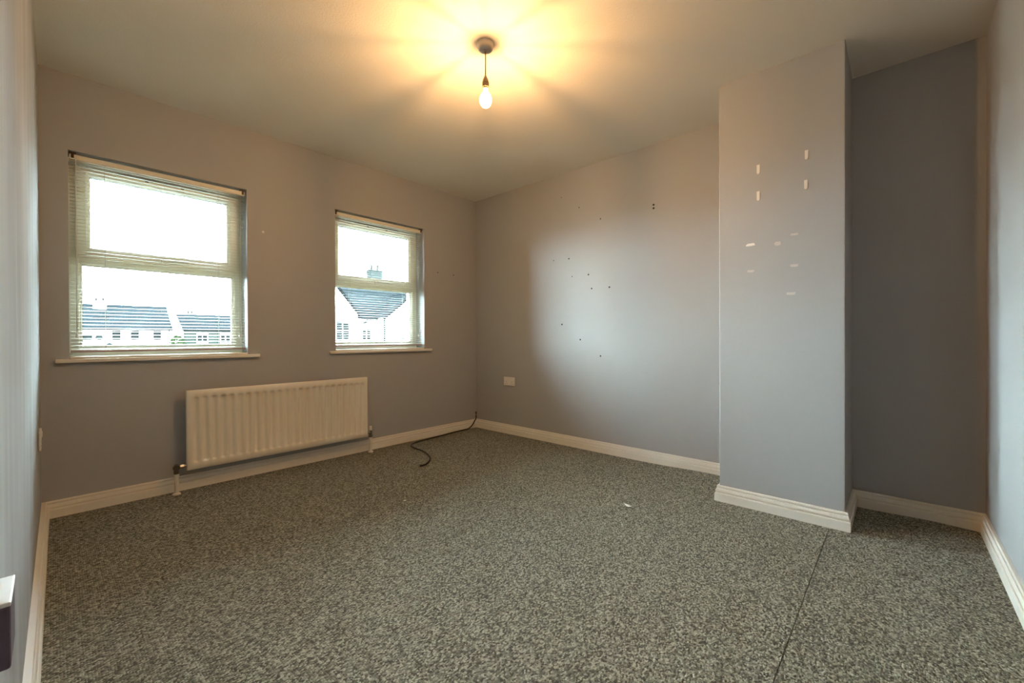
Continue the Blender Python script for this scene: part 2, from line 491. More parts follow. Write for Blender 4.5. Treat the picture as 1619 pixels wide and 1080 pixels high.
# ------------------------------------------------------------------ venetian blinds
def slat_mesh(length):
    bm = bmesh.new()
    w = 0.025; k = 4; th = 0.0005
    top, bot = [], []
    for i in range(k+1):
        s = -0.5 + i/k; y = s*w; z = 0.0010*(1 - (2*s)**2)
        top.append([bm.verts.new((x, y, z+th)) for x in (-length/2, length/2)])
        bot.append([bm.verts.new((x, y, z)) for x in (-length/2, length/2)])
    for i in range(k):
        bm.faces.new((top[i][0], top[i][1], top[i+1][1], top[i+1][0]))
        bm.faces.new((bot[i][1], bot[i][0], bot[i+1][0], bot[i+1][1]))
    for i in (0, k): bm.faces.new((top[i][0], bot[i][0], bot[i][1], top[i][1]))
    for s in (0, 1): bm.faces.new([r[s] for r in top] + [r[s] for r in bot][::-1])
    bmesh.ops.recalc_face_normals(bm, faces=bm.faces)
    me = bpy.data.meshes.new('slat'); bm.to_mesh(me); bm.free(); me.materials.append(M['slat'])
    for p in me.polygons: p.use_smooth = False
    return me

TILT = math.radians(8)
def make_blind(o_, label, ladders, wand_x, tassel_x):
    x0, x1, z0, z1 = o_
    xc = (x0+x1)/2; yb = D + 0.036
    root = empty('venetian_blind', (xc, yb, z0), label, 'blind', 'venetian blinds in the two windows')
    L = x1 - x0 - 0.012
    zt = z1 - z0
    bm = bmesh.new(); box(bm, -L/2, L/2, -0.0125, 0.0125, zt-0.040, zt-0.012)
    link('headrail', bm, M['upvc'], root, bevel=0.002)
    for s in (-1, 1):
        bm = bmesh.new()
        xe = s*(L/2 - 0.012)
        box(bm, xe-0.014, xe+0.014, -0.016, 0.014, zt-0.012, zt-0.0005)
        box(bm, xe-0.006, xe+0.006, -0.0165, -0.012, zt-0.034, zt-0.012)
        link('bracket', bm, M['bracket'], root)
    me = slat_mesh(L)
    pitch_ = 0.0196
    n_ = int((zt - 0.052 - 0.036)/pitch_)
    first = None
    ztop = zt - 0.052
    for k in range(n_+1):
        z = ztop - k*pitch_
        if first is None:
            first = o = bpy.data.objects.new('slat', me)
        else:
            o = first.copy()
        o.parent = root
        o.location = (0.0, 0, z)
        o.rotation_euler = (TILT + random.uniform(-0.012, 0.012), random.uniform(-0.0006, 0.0006), 0)
        C.objects.link(o)
    zb = ztop - n_*pitch_ - 0.012
    bm = bmesh.new(); box(bm, -L/2, L/2, -0.012, 0.012, zb-0.006, zb+0.005)
    link('bottom_rail', bm, M['rail_brown'], root, bevel=0.002)
    for lx in ladders:
        bm = bmesh.new()
        for yy in (-0.0132, 0.0132):
            box(bm, lx-xc-0.0007, lx-xc+0.0007, yy-0.0006, yy+0.0006, zb+0.003, zt-0.038)
        for k in range(n_+1):
            z = ztop - k*pitch_ - 0.0015
            box(bm, lx-xc-0.0014, lx-xc+0.0014, -0.0135, -0.0120, z-0.003, z+0.001)
        link('ladder_cord', bm, M['cord'], root)
    # tilt wand / lift cord with its acorn
    for wx, r, nm in ((wand_x, 0.0022, 'tilt_wand'), (tassel_x, 0.0011, 'lift_cord')):
        if wx is None: continue
        bm = bmesh.new()
        tube(bm, [(wx-xc, -0.019, zt-0.036), (wx-xc, -0.019, 0.142)], r, 6)
        w_ = link(nm, bm, M['white_plastic'] if nm == 'tilt_wand' else M['cord'], root, smooth=True)
        bm = bmesh.new()
        lathe(bm, [(0, 0.146), (0.003, 0.145), (0.0045, 0.136), (0.0065, 0.122), (0.0055, 0.117), (0, 0.116)], 10, center=(wx-xc, -0.019, 0))
        link('acorn', bm, M['white_plastic'], w_, smooth=True)
    return root
make_blind(OPEN[0], 'cream venetian blind with open slats in the left window', (0.253, 0.803), 0.137, 0.922)
make_blind(OPEN[1], 'cream venetian blind with open slats in the window nearer the corner', (1.72, 2.238), None, 2.392)

# ------------------------------------------------------------------ radiator
RX0, RX1, RZ0, RZ1, RY = 0.602, 1.806, 0.137, 0.631, D-0.100
def sm(a, b_, t):
    t = min(1, max(0, (t-a)/(b_-a))); return t*t*(3-2*t)
rad = empty('radiator', ((RX0+RX1)/2, RY, 0), 'cream ribbed panel radiator under the windows', 'radiator')
rxc = (RX0+RX1)/2
bm = bmesh.new()
NF = 24; pitch_ = (RX1-RX0-0.044)/NF
xs = [RX0]
prof_x = []
for i in range(NF):
    a = RX0 + 0.022 + i*pitch_
    for t, d in ((0.0, 0), (0.12, 0.04), (0.24, 0.38), (0.34, 0.86), (0.42, 1), (0.58, 1), (0.66, 0.86), (0.76, 0.38), (0.88, 0.04)):
        prof_x.append((a + t*pitch_, d))
prof_x = [(RX0, -1), (RX0+0.004, 0)] + prof_x + [(RX1-0.022, 0), (RX1-0.004, 0), (RX1, -1)]
prof_z = [(RZ0, -1), (RZ0+0.004, 0), (RZ0+0.040, 0), (RZ0+0.043, 0.12), (RZ0+0.051, 0.88), (RZ0+0.054, 1), (RZ1-0.054, 1), (RZ1-0.051, 0.88), (RZ1-0.043, 0.12), (RZ1-0.040, 0), (RZ1-0.004, 0), (RZ1, -1)]
grid = []
for x, dx in prof_x:
    row = []
    for z, dz in prof_z:
        y = RY
        if dx < 0 or dz < 0: y = RY + 0.004
        else: y = RY + 0.017*dx*dz
        row.append(bm.verts.new((x-rxc, y-RY, z)))
    grid.append(row)
for i in range(len(grid)-1):
    for j in range(len(prof_z)-1):
        bm.faces.new((grid[i][j], grid[i+1][j], grid[i+1][j+1], grid[i][j+1]))
# rim and back
e_loop = [grid[i][0] for i in range(len(grid))] + [grid[-1][j] for j in range(1, len(prof_z))] + [grid[i][-1] for i in range(len(grid)-2, -1, -1)] + [grid[0][j] for j in range(len(prof_z)-2, 0, -1)]
back = [bm.verts.new((v.co.x, 0.030, v.co.z)) for v in e_loop]
for k in range(len(e_loop)):
    bm.faces.new((e_loop[k], e_loop[(k+1) % len(e_loop)], back[(k+1) % len(back)], back[k]))
bm.faces.new(back)
o = link('panel', bm, M['radiator'], rad, smooth=True)
o.data.set_sharp_from_angle(angle=math.radians(50))
for bx in (-0.42, 0.42):                                 # wall brackets behind
    bm = bmesh.new(); box(bm, bx-0.02, bx+0.02, 0.029, 0.0995, 0.22, 0.56); link('wall_bracket', bm, M['radiator'], rad)
def valve(px, side, lock):
    """side = -1 left of the panel, +1 right"""
    lx = px - rxc; zc = 0.168
    edge = (RX0 if side < 0 else RX1) - rxc
    bm = bmesh.new()
    lathe(bm, [(0.0105, 0.0), (0.0105, 0.118), (0.0135, 0.118), (0.0135, 0.136), (0.0, 0.136)], 14, center=(lx, 0.015, -0.008))
    lathe(bm, [(0.0, 0.0), (0.021, 0.0), (0.021, 0.006), (0.013, 0.012), (0.0, 0.012)], 16, center=(lx, 0.015, 0.001))
    link('pipe', bm, M['pipe'], rad, smooth=True).data.set_sharp_from_angle(angle=math.radians(40))
    bm = bmesh.new()
    lathe(bm, [(0.0, 0.125), (0.013, 0.125), (0.0145, 0.132), (0.0145, 0.146), (0.011, 0.150), (0.0125, 0.158), (0.0125, 0.178), (0.009, 0.186), (0.0, 0.186)], 16, center=(lx, 0.015, 0))
    v_ = link('valve', bm, M['valve'], rad, smooth=True); v_.data.set_sharp_from_angle(angle=math.radians(40))
    bm = bmesh.new()
    a, b_ = sorted((lx, edge + side*-0.004))
    lathe(bm, [(0.0, a), (0.0085, a), (0.0085, b_-0.001), (0.0, b_)], 12, axis='x', center=(0, 0.015, zc))
    mid = (lx + edge)/2 + side*-0.002
    lathe(bm, [(0.0, mid-0.009), (0.0125, mid-0.009), (0.0125, mid+0.009), (0.0, mid+0.009)], 6, axis='x', center=(0, 0.015, zc))
    link('valve_union', bm, M['chrome'], v_, smooth=False)
    bm = bmesh.new()
    if lock:                                             # white lockshield cap
        lathe(bm, [(0.0, 0.184), (0.0105, 0.184), (0.0115, 0.190), (0.0105, 0.216), (0.008, 0.220), (0.0, 0.220)], 14, center=(lx, 0.015, 0))
        link('lockshield_cap', bm, M['white_plastic'], v_, smooth=True)
    else:                                                # bare dark spindle and hand wheel facing the room
        lathe(bm, [(0.0, -0.030), (0.016, -0.030), (0.019, -0.026), (0.019, -0.017), (0.016, -0.013), (0.006, -0.012), (0.006, 0.0), (0.0, 0.0)], 10, axis='y', center=(lx-0.004, 0.008, 0.170))
        link('hand_wheel', bm, M['valve'], v_, smooth=False)
valve(0.552, -1, False)
valve(1.838, 1, True)

# ------------------------------------------------------------------ pendant lamp
PX, PY = 1.497, 1.815
CZ = ceil_z(PX, PY)
lamp = empty('pendant_light', (PX, PY, CZ), 'bare lit bulb hanging on a short brown flex from the ceiling rose', 'pendant light')
bm = bmesh.new()
lathe(bm, [(0.0, 0.002), (0.041, 0.002), (0.0415, -0.006), (0.0395, -0.0085), (0.040, -0.012), (0.038, -0.022), (0.034, -0.029), (0.026, -0.033), (0.009, -0.034), (0.007, -0.040), (0.0, -0.040)], 40)
link('ceiling_rose', bm, M['lamp_plastic'], lamp, smooth=True).data.set_sharp_from_angle(angle=math.radians(50))
zh = 2.236 - CZ
bm = bmesh.new(); tube(bm, [(0, 0, -0.038), (0.0006, 0, -0.08), (-0.0003, 0, zh+0.004)], 0.0030, 8)
link('flex', bm, M['flex'], lamp, smooth=True)
bm = bmesh.new()
lathe(bm, [(0.0, zh+0.006), (0.006, zh+0.006), (0.008, zh), (0.0135, zh-0.012), (0.0145, zh-0.022), (0.0145, zh-0.024), (0.0165, zh-0.025), (0.0165, zh-0.029),
           (0.0150, zh-0.030), (0.0150, zh-0.034), (0.0165, zh-0.035), (0.0165, zh-0.039), (0.0150, zh-0.040), (0.0150, zh-0.044), (0.0165, zh-0.045), (0.0165, zh-0.049), (0.0150, zh-0.050), (0.0140, zh-0.056), (0.0, zh-0.056)], 24)
link('lamp_holder', bm, M['holder'], lamp, smooth=True).data.set_sharp_from_angle(angle=math.radians(35))
zb = zh - 0.056
bm = bmesh.new()
lathe(bm, [(0.0105, zb+0.003), (0.0110, zb-0.004), (0.0125, zb-0.011), (0.0175, zb-0.020), (0.0240, zb-0.030), (0.0290, zb-0.041), (0.0310, zb-0.054), (0.0300, zb-0.066), (0.0262, zb-0.077), (0.0200, zb-0.0855), (0.0110, zb-0.0915), (0.0045, zb-0.0935), (0.0, zb-0.094)], 32)
bulb = link('light_bulb', bm, M['bulb_glass'], lamp, smooth=True)
bm = bmesh.new()
for k in range(4):
    a = math.pi/4 + k*math.pi/2
    cxk, cyk = 0.0085*math.cos(a), 0.0085*math.sin(a)
    lathe(bm, [(0.0012, zb-0.032), (0.0012, zb-0.066)], 8, center=(cxk, cyk, 0))
link('filament', bm, M['filament'], bulb)
bm = bmesh.new()
lathe(bm, [(0.0105, zb+0.001), (0.0105, zb-0.003), (0.0055, zb-0.012), (0.0035, zb-0.024), (0.0, zb-0.026)], 16)
link('bulb_cap', bm, M['chrome'], bulb, smooth=True)
bm = bmesh.new()
for k in range(4):
    a = math.pi/4 + k*math.pi/2
    tube(bm, [(0, 0, zb-0.024), (0.0085*math.cos(a), 0.0085*math.sin(a), zb-0.031)], 0.0006, 5)
    tube(bm, [(0.0085*math.cos(a), 0.0085*math.sin(a), zb-0.067), (0, 0, zb-0.074)], 0.0006, 5)
link('filament_support', bm, M['chrome'], bulb)['kind'] = 'stuff'

# ------------------------------------------------------------------ sockets
def socket(name, loc, rotz, label, w=0.146, h=0.086):
    """faceplate in the xz plane, its face towards -y before turning"""
    r = empty(name, loc, label, 'socket', None, rotz)
    bm = bmesh.new(); box(bm, -w/2, w/2, -0.010, -0.0005, -h/2, h/2); link('faceplate', bm, M['white_plastic'], r, bevel=0.004, seg=3)
    for s in (-1, 1):
        cx_ = s*w*0.245
        bm = bmesh.new(); box(bm, cx_-0.007-s*0.018, cx_+0.007-s*0.018, -0.0135, -0.009, h/2-0.030, h/2-0.008); link('rocker_switch', bm, M['white_plastic'], r, bevel=0.0015)
        for dx, z_, ww, hh in ((0.0, -0.004, 0.004, 0.008), (-0.011, -0.024, 0.0065, 0.004), (0.011, -0.024, 0.0065, 0.004)):
            bm = bmesh.new(); box(bm, cx_+dx-ww/2, cx_+dx+ww/2, -0.0104, -0.0096, z_-hh/2, z_+hh/2); link('pin_slot', bm, M['dark_hole'], r)
    return r
socket('wall_socket', (W, 3.160, 0.520), -math.pi/2, 'white double wall socket low on the right wall near the corner')
socket('wall_socket', (left_x(3.25), 3.25, 0.488), math.pi/2, 'white double socket seen edge-on at the far end of left wall')

# little white-topped maroon box on the left wall at the edge of the picture
r = empty('wall_box', (left_x(0.87), 0.87, 0.66), 'small dark maroon wall box with a white cap at left edge', 'wall box')
bm = bmesh.new(); box(bm, 0.0003, 0.0195-left_x(0.87), -0.030, 0.027, 0.024, 0.075); link('box_body', bm, M['maroon'], r, bevel=0.002)
bm = bmesh.new(); box(bm, 0.0002, 0.0199-left_x(0.87), -0.0305, 0.029, 0.075, 0.0785); link('box_cap', bm, M['box_white'], r, bevel=0.0008)

# ------------------------------------------------------------------ marks on the walls
def wall_dot(name, pos, axis, r, mat, label, cat, group, proud=0.0025):
    bm = bmesh.new()
    lathe(bm, [(0.0, -proud), (r*0.55, -proud), (r, -proud*0.4), (r*1.05, 0.0), (0.0, 0.0)], 10, axis='y' if axis == 'y' else 'x', center=(0, 0, 0))
    o = link(name, bm, mat, smooth=False)
    o.location = pos
    return tag(o, label, cat, group)
holes = [(2.525, 2.199, .004, 'faint dark wall plug, highest of the marks on the right wall'),
         (2.339, 2.070, .005, 'dark wall plug, second below the ceiling on the right wall'),
         (2.129, 1.932, .006, 'dark wall plug, third down the slanting row below the ceiling'),
         (1.674, 1.950, .008, 'upper of the two touching dark plugs near the chimney breast'),
         (1.674, 1.924, .008, 'lower of the two touching dark plugs near the chimney breast'),
         (2.612, 1.648, .0045, 'faint dark wall plug left of the row at mid height'),
         (2.446, 1.644, .007, 'dark wall plug topmost of the middle cluster on right wall'),
         (2.413, 1.485, .005, 'faint dark plug left in the middle cluster on right wall'),
         (2.247, 1.484, .007, 'dark wall plug at the centre of the middle cluster'),
         (2.216, 1.364, .007, 'dark wall plug lowest in the middle cluster on right wall'),
         (2.049, 1.361, .0075, 'dark wall plug right of all in the middle cluster'),
         (2.523, 1.069, .0075, 'dark wall plug, top of the lowest slanting row of three'),
         (2.331, 0.934, .007, 'dark wall plug, middle of the lowest slanting row of three'),
         (2.133, 0.798, .007, 'dark wall plug, bottom of the lowest slanting row of three')]
for y, z, rr, lb in holes:
    wall_dot('wall_plug', (W-0.0001, y, z), 'x', rr*0.95, M['dark_hole'], lb, 'wall plug', 'wall plugs on the right wall')
wall_dot('picture_hook', (1.064, D-0.0001, 1.712), 'y', 0.008, M['strip'], 'tiny white plug on window wall right of the left window', 'wall plug', None, 0.006)
wall_dot('wall_plug', (2.608, D-0.0001, 1.596), 'y', 0.0055, M['dark_hole'], 'dark wall plug on the window wall nearer the right window', 'wall plug', 'wall plugs on the window wall')
wall_dot('wall_plug', (2.807, D-0.0001, 1.592), 'y', 0.0055, M['dark_hole'], 'dark wall plug on the window wall nearer the corner', 'wall plug', 'wall plugs on the window wall')

def strip(name, y, z, w, h, mat, label, cat, group, th=0.0016, tabbed=False, ang=0.0):
    bm = bmesh.new()
    if tabbed:
        prism(bm, [(-w/2, h/2), (w/2, h/2), (w/2*0.95, -h*0.36), (w*0.28, -h/2), (-w*0.22, -h/2), (-w/2*0.95, -h*0.40)], 0, th)
    else:
        k = 10
        pts = []
        for i in range(k):
            a = 2*math.pi*i/k; rr = 1 + random.uniform(-0.16, 0.16)
            sx = math.copysign(abs(math.cos(a))**0.45, math.cos(a)); sy = math.copysign(abs(math.sin(a))**0.45, math.sin(a))
            pts.append((w/2*sx*rr, h/2*sy*rr))
        prism(bm, pts, 0, th)
    # poly (x, y) -> wall (y, z), thickness towards the room
    bmesh.ops.transform(bm, matrix=Matrix.Rotation(ang, 4, 'Z'), verts=bm.verts)
    bmesh.ops.transform(bm, matrix=Matrix(((0, 0, -1, 0), (-1, 0, 0, 0), (0, 1, 0, 0), (0, 0, 0, 1))), verts=bm.verts)
    o = link(name, bm, mat); o.location = (CX-0.0002, y, z)
    return tag(o, label, cat, group)
G1 = 'white adhesive strips on the chimney breast'
strip('adhesive_strip', 0.880, 1.869, 0.015, 0.050, M['strip'], 'upright white adhesive strip, upper left on the chimney breast', 'adhesive strip', G1, 0.003, True)
strip('adhesive_strip', 0.661, 1.884, 0.015, 0.048, M['strip'], 'upright white adhesive strip, upper right on the chimney breast', 'adhesive strip', G1, 0.003, True)
strip('adhesive_strip', 0.664, 1.732, 0.015, 0.048, M['strip'], 'upright white adhesive strip, lower right of the four', 'adhesive strip', G1, 0.003, True)
strip('adhesive_strip', 0.880, 1.724, 0.015, 0.050, M['strip'], 'upright white adhesive strip, lower left of the four', 'adhesive strip', G1, 0.003, True)
strip('adhesive_strip', 0.917, 1.462, 0.044, 0.013, M['strip'], 'white adhesive strip lying level below the four upright ones', 'adhesive strip', G1, 0.003, False)
G2 = 'faint lifted paint patches on the chimney breast'
strip('paint_patch', 0.788, 1.449, 0.030, 0.019, M['lifted'], 'faint pale paint patch in the middle beside the level strip', 'paint patch', G2, 0.0008)
strip('paint_patch', 0.714, 1.486, 0.036, 0.010, M['lifted'], 'faint pale paint patch, highest on the right of chimney breast', 'paint patch', G2, 0.0008)
strip('paint_patch', 0.918, 1.315, 0.034, 0.013, M['lifted'], 'faint pale paint patch under the level white strip', 'paint patch', G2, 0.0008)
strip('paint_patch', 0.714, 1.323, 0.036, 0.014, M['lifted'], 'faint pale paint patch, second down on the right side', 'paint patch', G2, 0.0008)
strip('paint_patch', 0.728, 1.178, 0.042, 0.014, M['lifted'], 'faint pale paint patch, lowest of all on chimney breast', 'paint patch', G2, 0.0008)

# ------------------------------------------------------------------ on the carpet
path = [(3.088, 3.628, 0.17), (3.084, 3.624, 0.10), (3.06, 3.612, 0.086), (3.02, 3.606, 0.045), (2.97, 3.612, 0.010), (2.90, 3.610, 0.0068), (2.731, 3.600, 0.0068), (2.514, 3.570, 0.0068), (2.359, 3.556, 0.0068), (2.253, 3.535, 0.0068), (2.182, 3.487, 0.0068),
        (2.15, 3.393, 0.0068), (2.137, 3.255, 0.0068), (2.099, 3.124, 0.0068), (2.044, 3.024, 0.0068), (1.973, 2.952, 0.0068), (1.915, 2.921, 0.0068), (1.875, 2.919, 0.0068)]
bm = bmesh.new(); tube(bm, smooth_path(path, 5), 0.0062, 8)
tag(link('cable', bm, M['cable'], smooth=True), 'black cable snaking from the corner skirting onto the carpet', 'cable')
bm = bmesh.new()
sec = [(-0.028, -0.007), (-0.012, -0.010), (0.006, -0.008), (0.027, -0.004), (0.028, 0.006), (0.008, 0.008), (-0.010, 0.007), (-0.027, 0.010)]
prism(bm, sec, 0, 0.0015)
for v in bm.verts: v.co.z += 0.010*max(0, -v.co.x/0.028)**2 + 0.004*max(0, v.co.x/0.028)**2
o = link('paper_scrap', bm, M['paper']); o.location = (2.226, 1.432, carpet_z(2.226, 1.432)+0.001); o.rotation_euler = (0, 0, math.radians(65))
tag(o, 'small white paper scrap on the carpet before the chimney breast', 'paper scrap')
bm = bmesh.new()
prism(bm, [(-0.006, -0.004), (0.006, -0.005), (0.007, 0.003), (-0.004, 0.006)], 0, 0.002)
o = link('paper_scrap', bm, M['paper']); o.location = (1.431, 2.44, carpet_z(1.431, 2.44)+0.001)
tag(o, 'tiny white crumb on the open carpet in front of the cable', 'paper scrap')

# ------------------------------------------------------------------ outside: street of houses
GZ = -2.75
bm = bmesh.new(); box(bm, -90, 120, D+1.2, 170, GZ-0.3, GZ)
structure(link('ground', bm, M['ground']), 'grass and road between the houses seen through the windows', 'ground')

def slope_roof(name, x0, x1, ye, ze, yr, zr, parent, mat, over=0.25, courses=14, th=0.10):
    """one pitch of tile courses from the eaves (ye, ze) to the ridge (yr, zr); every course overlaps the next"""
    bm = bmesh.new()
    d = Vector((0, yr-ye, zr-ze)); Ls = d.length; d.normalize()
    nrm = Vector((0, -d.z, d.y)) if yr > ye else Vector((0, d.z, -d.y))
    if nrm.z < 0: nrm = -nrm
    st = Ls/courses
    for k in range(courses):
        a = Vector((0, ye, ze)) + d*(k*st); b_ = a + d*(st*1.15)
        q = [a, b_, b_ + nrm*th*0.35, a + nrm*th]
        vs_ = [[bm.verts.new((x, p.y, p.z)) for p in q] for x in (x0-over, x1+over)]
        for i in range(4):
            bm.faces.new((vs_[0][i], vs_[0][(i+1) % 4], vs_[1][(i+1) % 4], vs_[1][i]))
        bm.faces.new(vs_[0][::-1]); bm.faces.new(vs_[1])
    return link(name, bm, mat, parent)

def gable_slope_roof(name, xe, ze, xa, za, y0, y1, parent, mat, courses=10, th=0.10):
    """one pitch running across x: eaves at xe, apex at xa, along y0..y1"""
    bm = bmesh.new()
    d = Vector((xa-xe, 0, za-ze)); Ls = d.length; d.normalize()
    nrm = Vector((-d.z, 0, d.x));  nrm = nrm if nrm.z > 0 else -nrm
    st = Ls/courses
    for k in range(courses):
        a = Vector((xe, 0, ze)) + d*(k*st); b_ = a + d*(st*1.15)
        q = [a, b_, b_ + nrm*th*0.35, a + nrm*th]
        vs_ = [[bm.verts.new((p.x, y, p.z)) for p in q] for y in (y0, y1)]
        for i in range(4): bm.faces.new((vs_[0][i], vs_[0][(i+1) % 4], vs_[1][(i+1) % 4], vs_[1][i]))
        bm.faces.new(vs_[0][::-1]); bm.faces.new(vs_[1])
    return link(name, bm, mat, parent)

def gable_body(bm, x0, x1, y0, y1, z0, ze, zr):
    """walls of a house whose ridge runs along x"""
    ym = (y0+y1)/2
    prof = [(y0, z0), (y1, z0), (y1, ze), (ym, zr), (y0, ze)]
    a = [bm.verts.new((x0, y, z)) for y, z in prof]; b_ = [bm.verts.new((x1, y, z)) for y, z in prof]
    bm.faces.new(a[::-1]); bm.faces.new(b_)
    for i in range(5): bm.faces.new((a[i], a[(i+1) % 5], b_[(i+1) % 5], b_[i]))

def far_window(parent, xc, w, zb, zt, y, bars_v=1, bars_h=1, sill=True, mat_frame=None):
    """frame, panes and sill proud of a wall that faces -y"""
    bm = bmesh.new()
    frame_ring(bm, xc-w/2, xc+w/2, zb, zt, 0.05, y-0.06, y+0.02)
    for i in range(bars_v):
        x = xc - w/2 + w*(i+1)/(bars_v+1); box(bm, x-0.03, x+0.03, y-0.05, y+0.01, zb+0.05, zt-0.05)
    for i in range(bars_h):
        z = zb + (zt-zb)*(i+1)/(bars_h+1); box(bm, xc-w/2+0.05, xc+w/2-0.05, y-0.045, y+0.01, z-0.03, z+0.03)
    if mat_frame is None: mat_frame = M['far_frame']
    f = link('window', bm, mat_frame, parent)
    bm = bmesh.new(); box(bm, xc-w/2+0.05, xc+w/2-0.05, y-0.02, y-0.005, zb+0.05, zt-0.05); link('pane', bm, M['far_glass'], f)
    if sill:
        bm = bmesh.new(); box(bm, xc-w/2-0.1, xc+w/2+0.1, y-0.14, y+0.01, zb-0.10, zb); link('sill', bm, M['gutter'], f)
    return f

def dish(parent, x, y, z, r=0.38):
    bm = bmesh.new()
    lathe(bm, [(0.0, 0.0), (r*0.5, -0.03), (r*0.85, -0.09), (r, -0.14), (r*0.97, -0.15), (r*0.83, -0.11), (r*0.5, -0.05), (0.0, -0.02)], 16, axis='y', center=(0, 0, 0))
    tube(bm, [(0, 0.0, 0), (0, 0.22, -0.05)], 0.03, 6); tube(bm, [(0, 0, -r*0.8), (0, -0.42, -r*0.2)], 0.02, 6)
    o = link('satellite_dish', bm, M['dish'], parent); o.location = (x, y-0.25, z); return o

def stack(parent, x, y, z0, z1, w, dpt, pots, mat, pot_h=0.5):
    bm = bmesh.new(); box(bm, x-w/2, x+w/2, y-dpt/2, y+dpt/2, z0, z1-0.16); box(bm, x-w/2-0.08, x+w/2+0.08, y-dpt/2-0.08, y+dpt/2+0.08, z1-0.16, z1)
    s = link('chimney_stack', bm, mat, parent)
    for i in range(pots):
        px_ = x + (i-(pots-1)/2)*w*0.52
        bm = bmesh.new(); lathe(bm, [(0.15, 0), (0.12, pot_h*0.7), (0.15, pot_h*0.8), (0.15, pot_h), (0.10, pot_h), (0.09, 0.05)], 10, center=(px_, y, z1)); link('chimney_pot', bm, M['pot'], s)
    return s

# long white terrace seen through the left window
A = empty('terraced_house', (4, 82, GZ), 'long white terrace with grey tiled roof seen through left window', 'house')
A_inv = Vector((4, 82, GZ))
def into(root, objs_before):
    """children were modelled in world measures: give them their place under the root"""
    mi = Matrix.Translation(-root.location)
    for o in C.objects:
        if o.parent is root and o.name not in objs_before:
            if o.type == 'MESH': o.matrix_parent_inverse = mi
before = {o.name for o in C.objects}
bm = bmesh.new(); gable_body(bm, -14, 11.75, 78.8, 87.2, GZ, 2.5, 5.55); link('wall', bm, M['render'], A)
slope_roof('roof', -14, 11.7, 78.45, 2.42, 83.0, 5.75, A, M['tile'])
slope_roof('rear_roof', -14, 11.7, 87.55, 2.42, 83.0, 5.75, A, M['tile'])
bm = bmesh.new(); box(bm, -14.2, 11.95, 78.36, 78.52, 2.28, 2.50); link('gutter', bm, M['fascia'], A)
bm = bmesh.new(); tube(bm, [(-14.2, 83.0, 5.82), (11.95, 83.0, 5.82)], 0.14, 6); link('ridge_tile', bm, M['tile'], A)
for wx in (5.95, 7.85, 10.25): far_window(A, wx, 1.0, 0.85, 2.28, 78.8, 0, 1)
far_window(A, 3.2, 1.0, 0.85, 1.6, 78.8, 0, 0)
far_window(A, 1.0, 1.0, 0.95, 2.15, 78.8, 0, 1)
dish(A, 4.25, 78.8, 1.25); dish(A, 5.25, 78.8, 0.15)
stack(A, 4.55, 82.6, 4.6, 6.25, 1.35, 0.9, 2, M['render'], 0.55)
bm = bmesh.new(); box(bm, 3.7, 5.4, 81.6, 82.3, 4.75, 4.95); box(bm, 3.75, 5.35, 80.3, 80.9, 3.95, 4.05); link('chimney_flashing', bm, M['fascia'], A)
bm = bmesh.new(); box(bm, 11.55, 11.65, 78.68, 78.8, GZ, 2.3); link('downpipe', bm, M['gutter'], A)
into(A, before)

# brick house with a white gable end to the right of it
B = empty('brick_house', (18, 78, GZ), 'grey brick house with a white gable end seen through left window', 'house')
before = {o.name for o in C.objects}
bm = bmesh.new(); gable_body(bm, 12.3, 30, 74.0, 82.0, GZ, 2.45, 4.5); link('wall', bm, M['render'], B)
slope_roof('roof', 12.35, 30, 73.6, 2.3, 78.0, 4.6, B, M['tile'], 0.1)
slope_roof('rear_roof', 12.35, 30, 82.4, 2.3, 78.0, 4.6, B, M['tile'], 0.1)
# brick facing in courses
bm = bmesh.new()
z = GZ + 0.1; row = 0
while z < 2.2:
    box(bm, 12.45, 30, 73.90, 74.02, z, z+0.34); z += 0.42; row += 1
f_o = link('brick_facing', bm, M['brick'], B); f_o['kind'] = 'stuff'
for wx in (14.6, 17.4, 20.2): far_window(B, wx, 1.3, 0.4, 1.75, 73.9, 1, 0)
bm = bmesh.new(); box(bm, 12.2, 30, 73.48, 73.66, 2.18, 2.38); link('gutter', bm, M['fascia'], B)
stack(B, 14.1, 79.0, 4.1, 4.75, 0.8, 0.7, 2, M['render'], 0.45)
bm = bmesh.new()
for xx in (13.5, 14.8): tube(bm, [(xx, 78.6, 4.6), (xx, 78.6, 6.0)], 0.02, 5); tube(bm, [(xx-0.35, 78.6, 5.7), (xx+0.35, 78.6, 5.9)], 0.02, 5); tube(bm, [(xx-0.3, 78.6, 5.4), (xx+0.3, 78.6, 5.55)], 0.02, 5)
link('aerial', bm, M['dish'], B)
into(B, before)

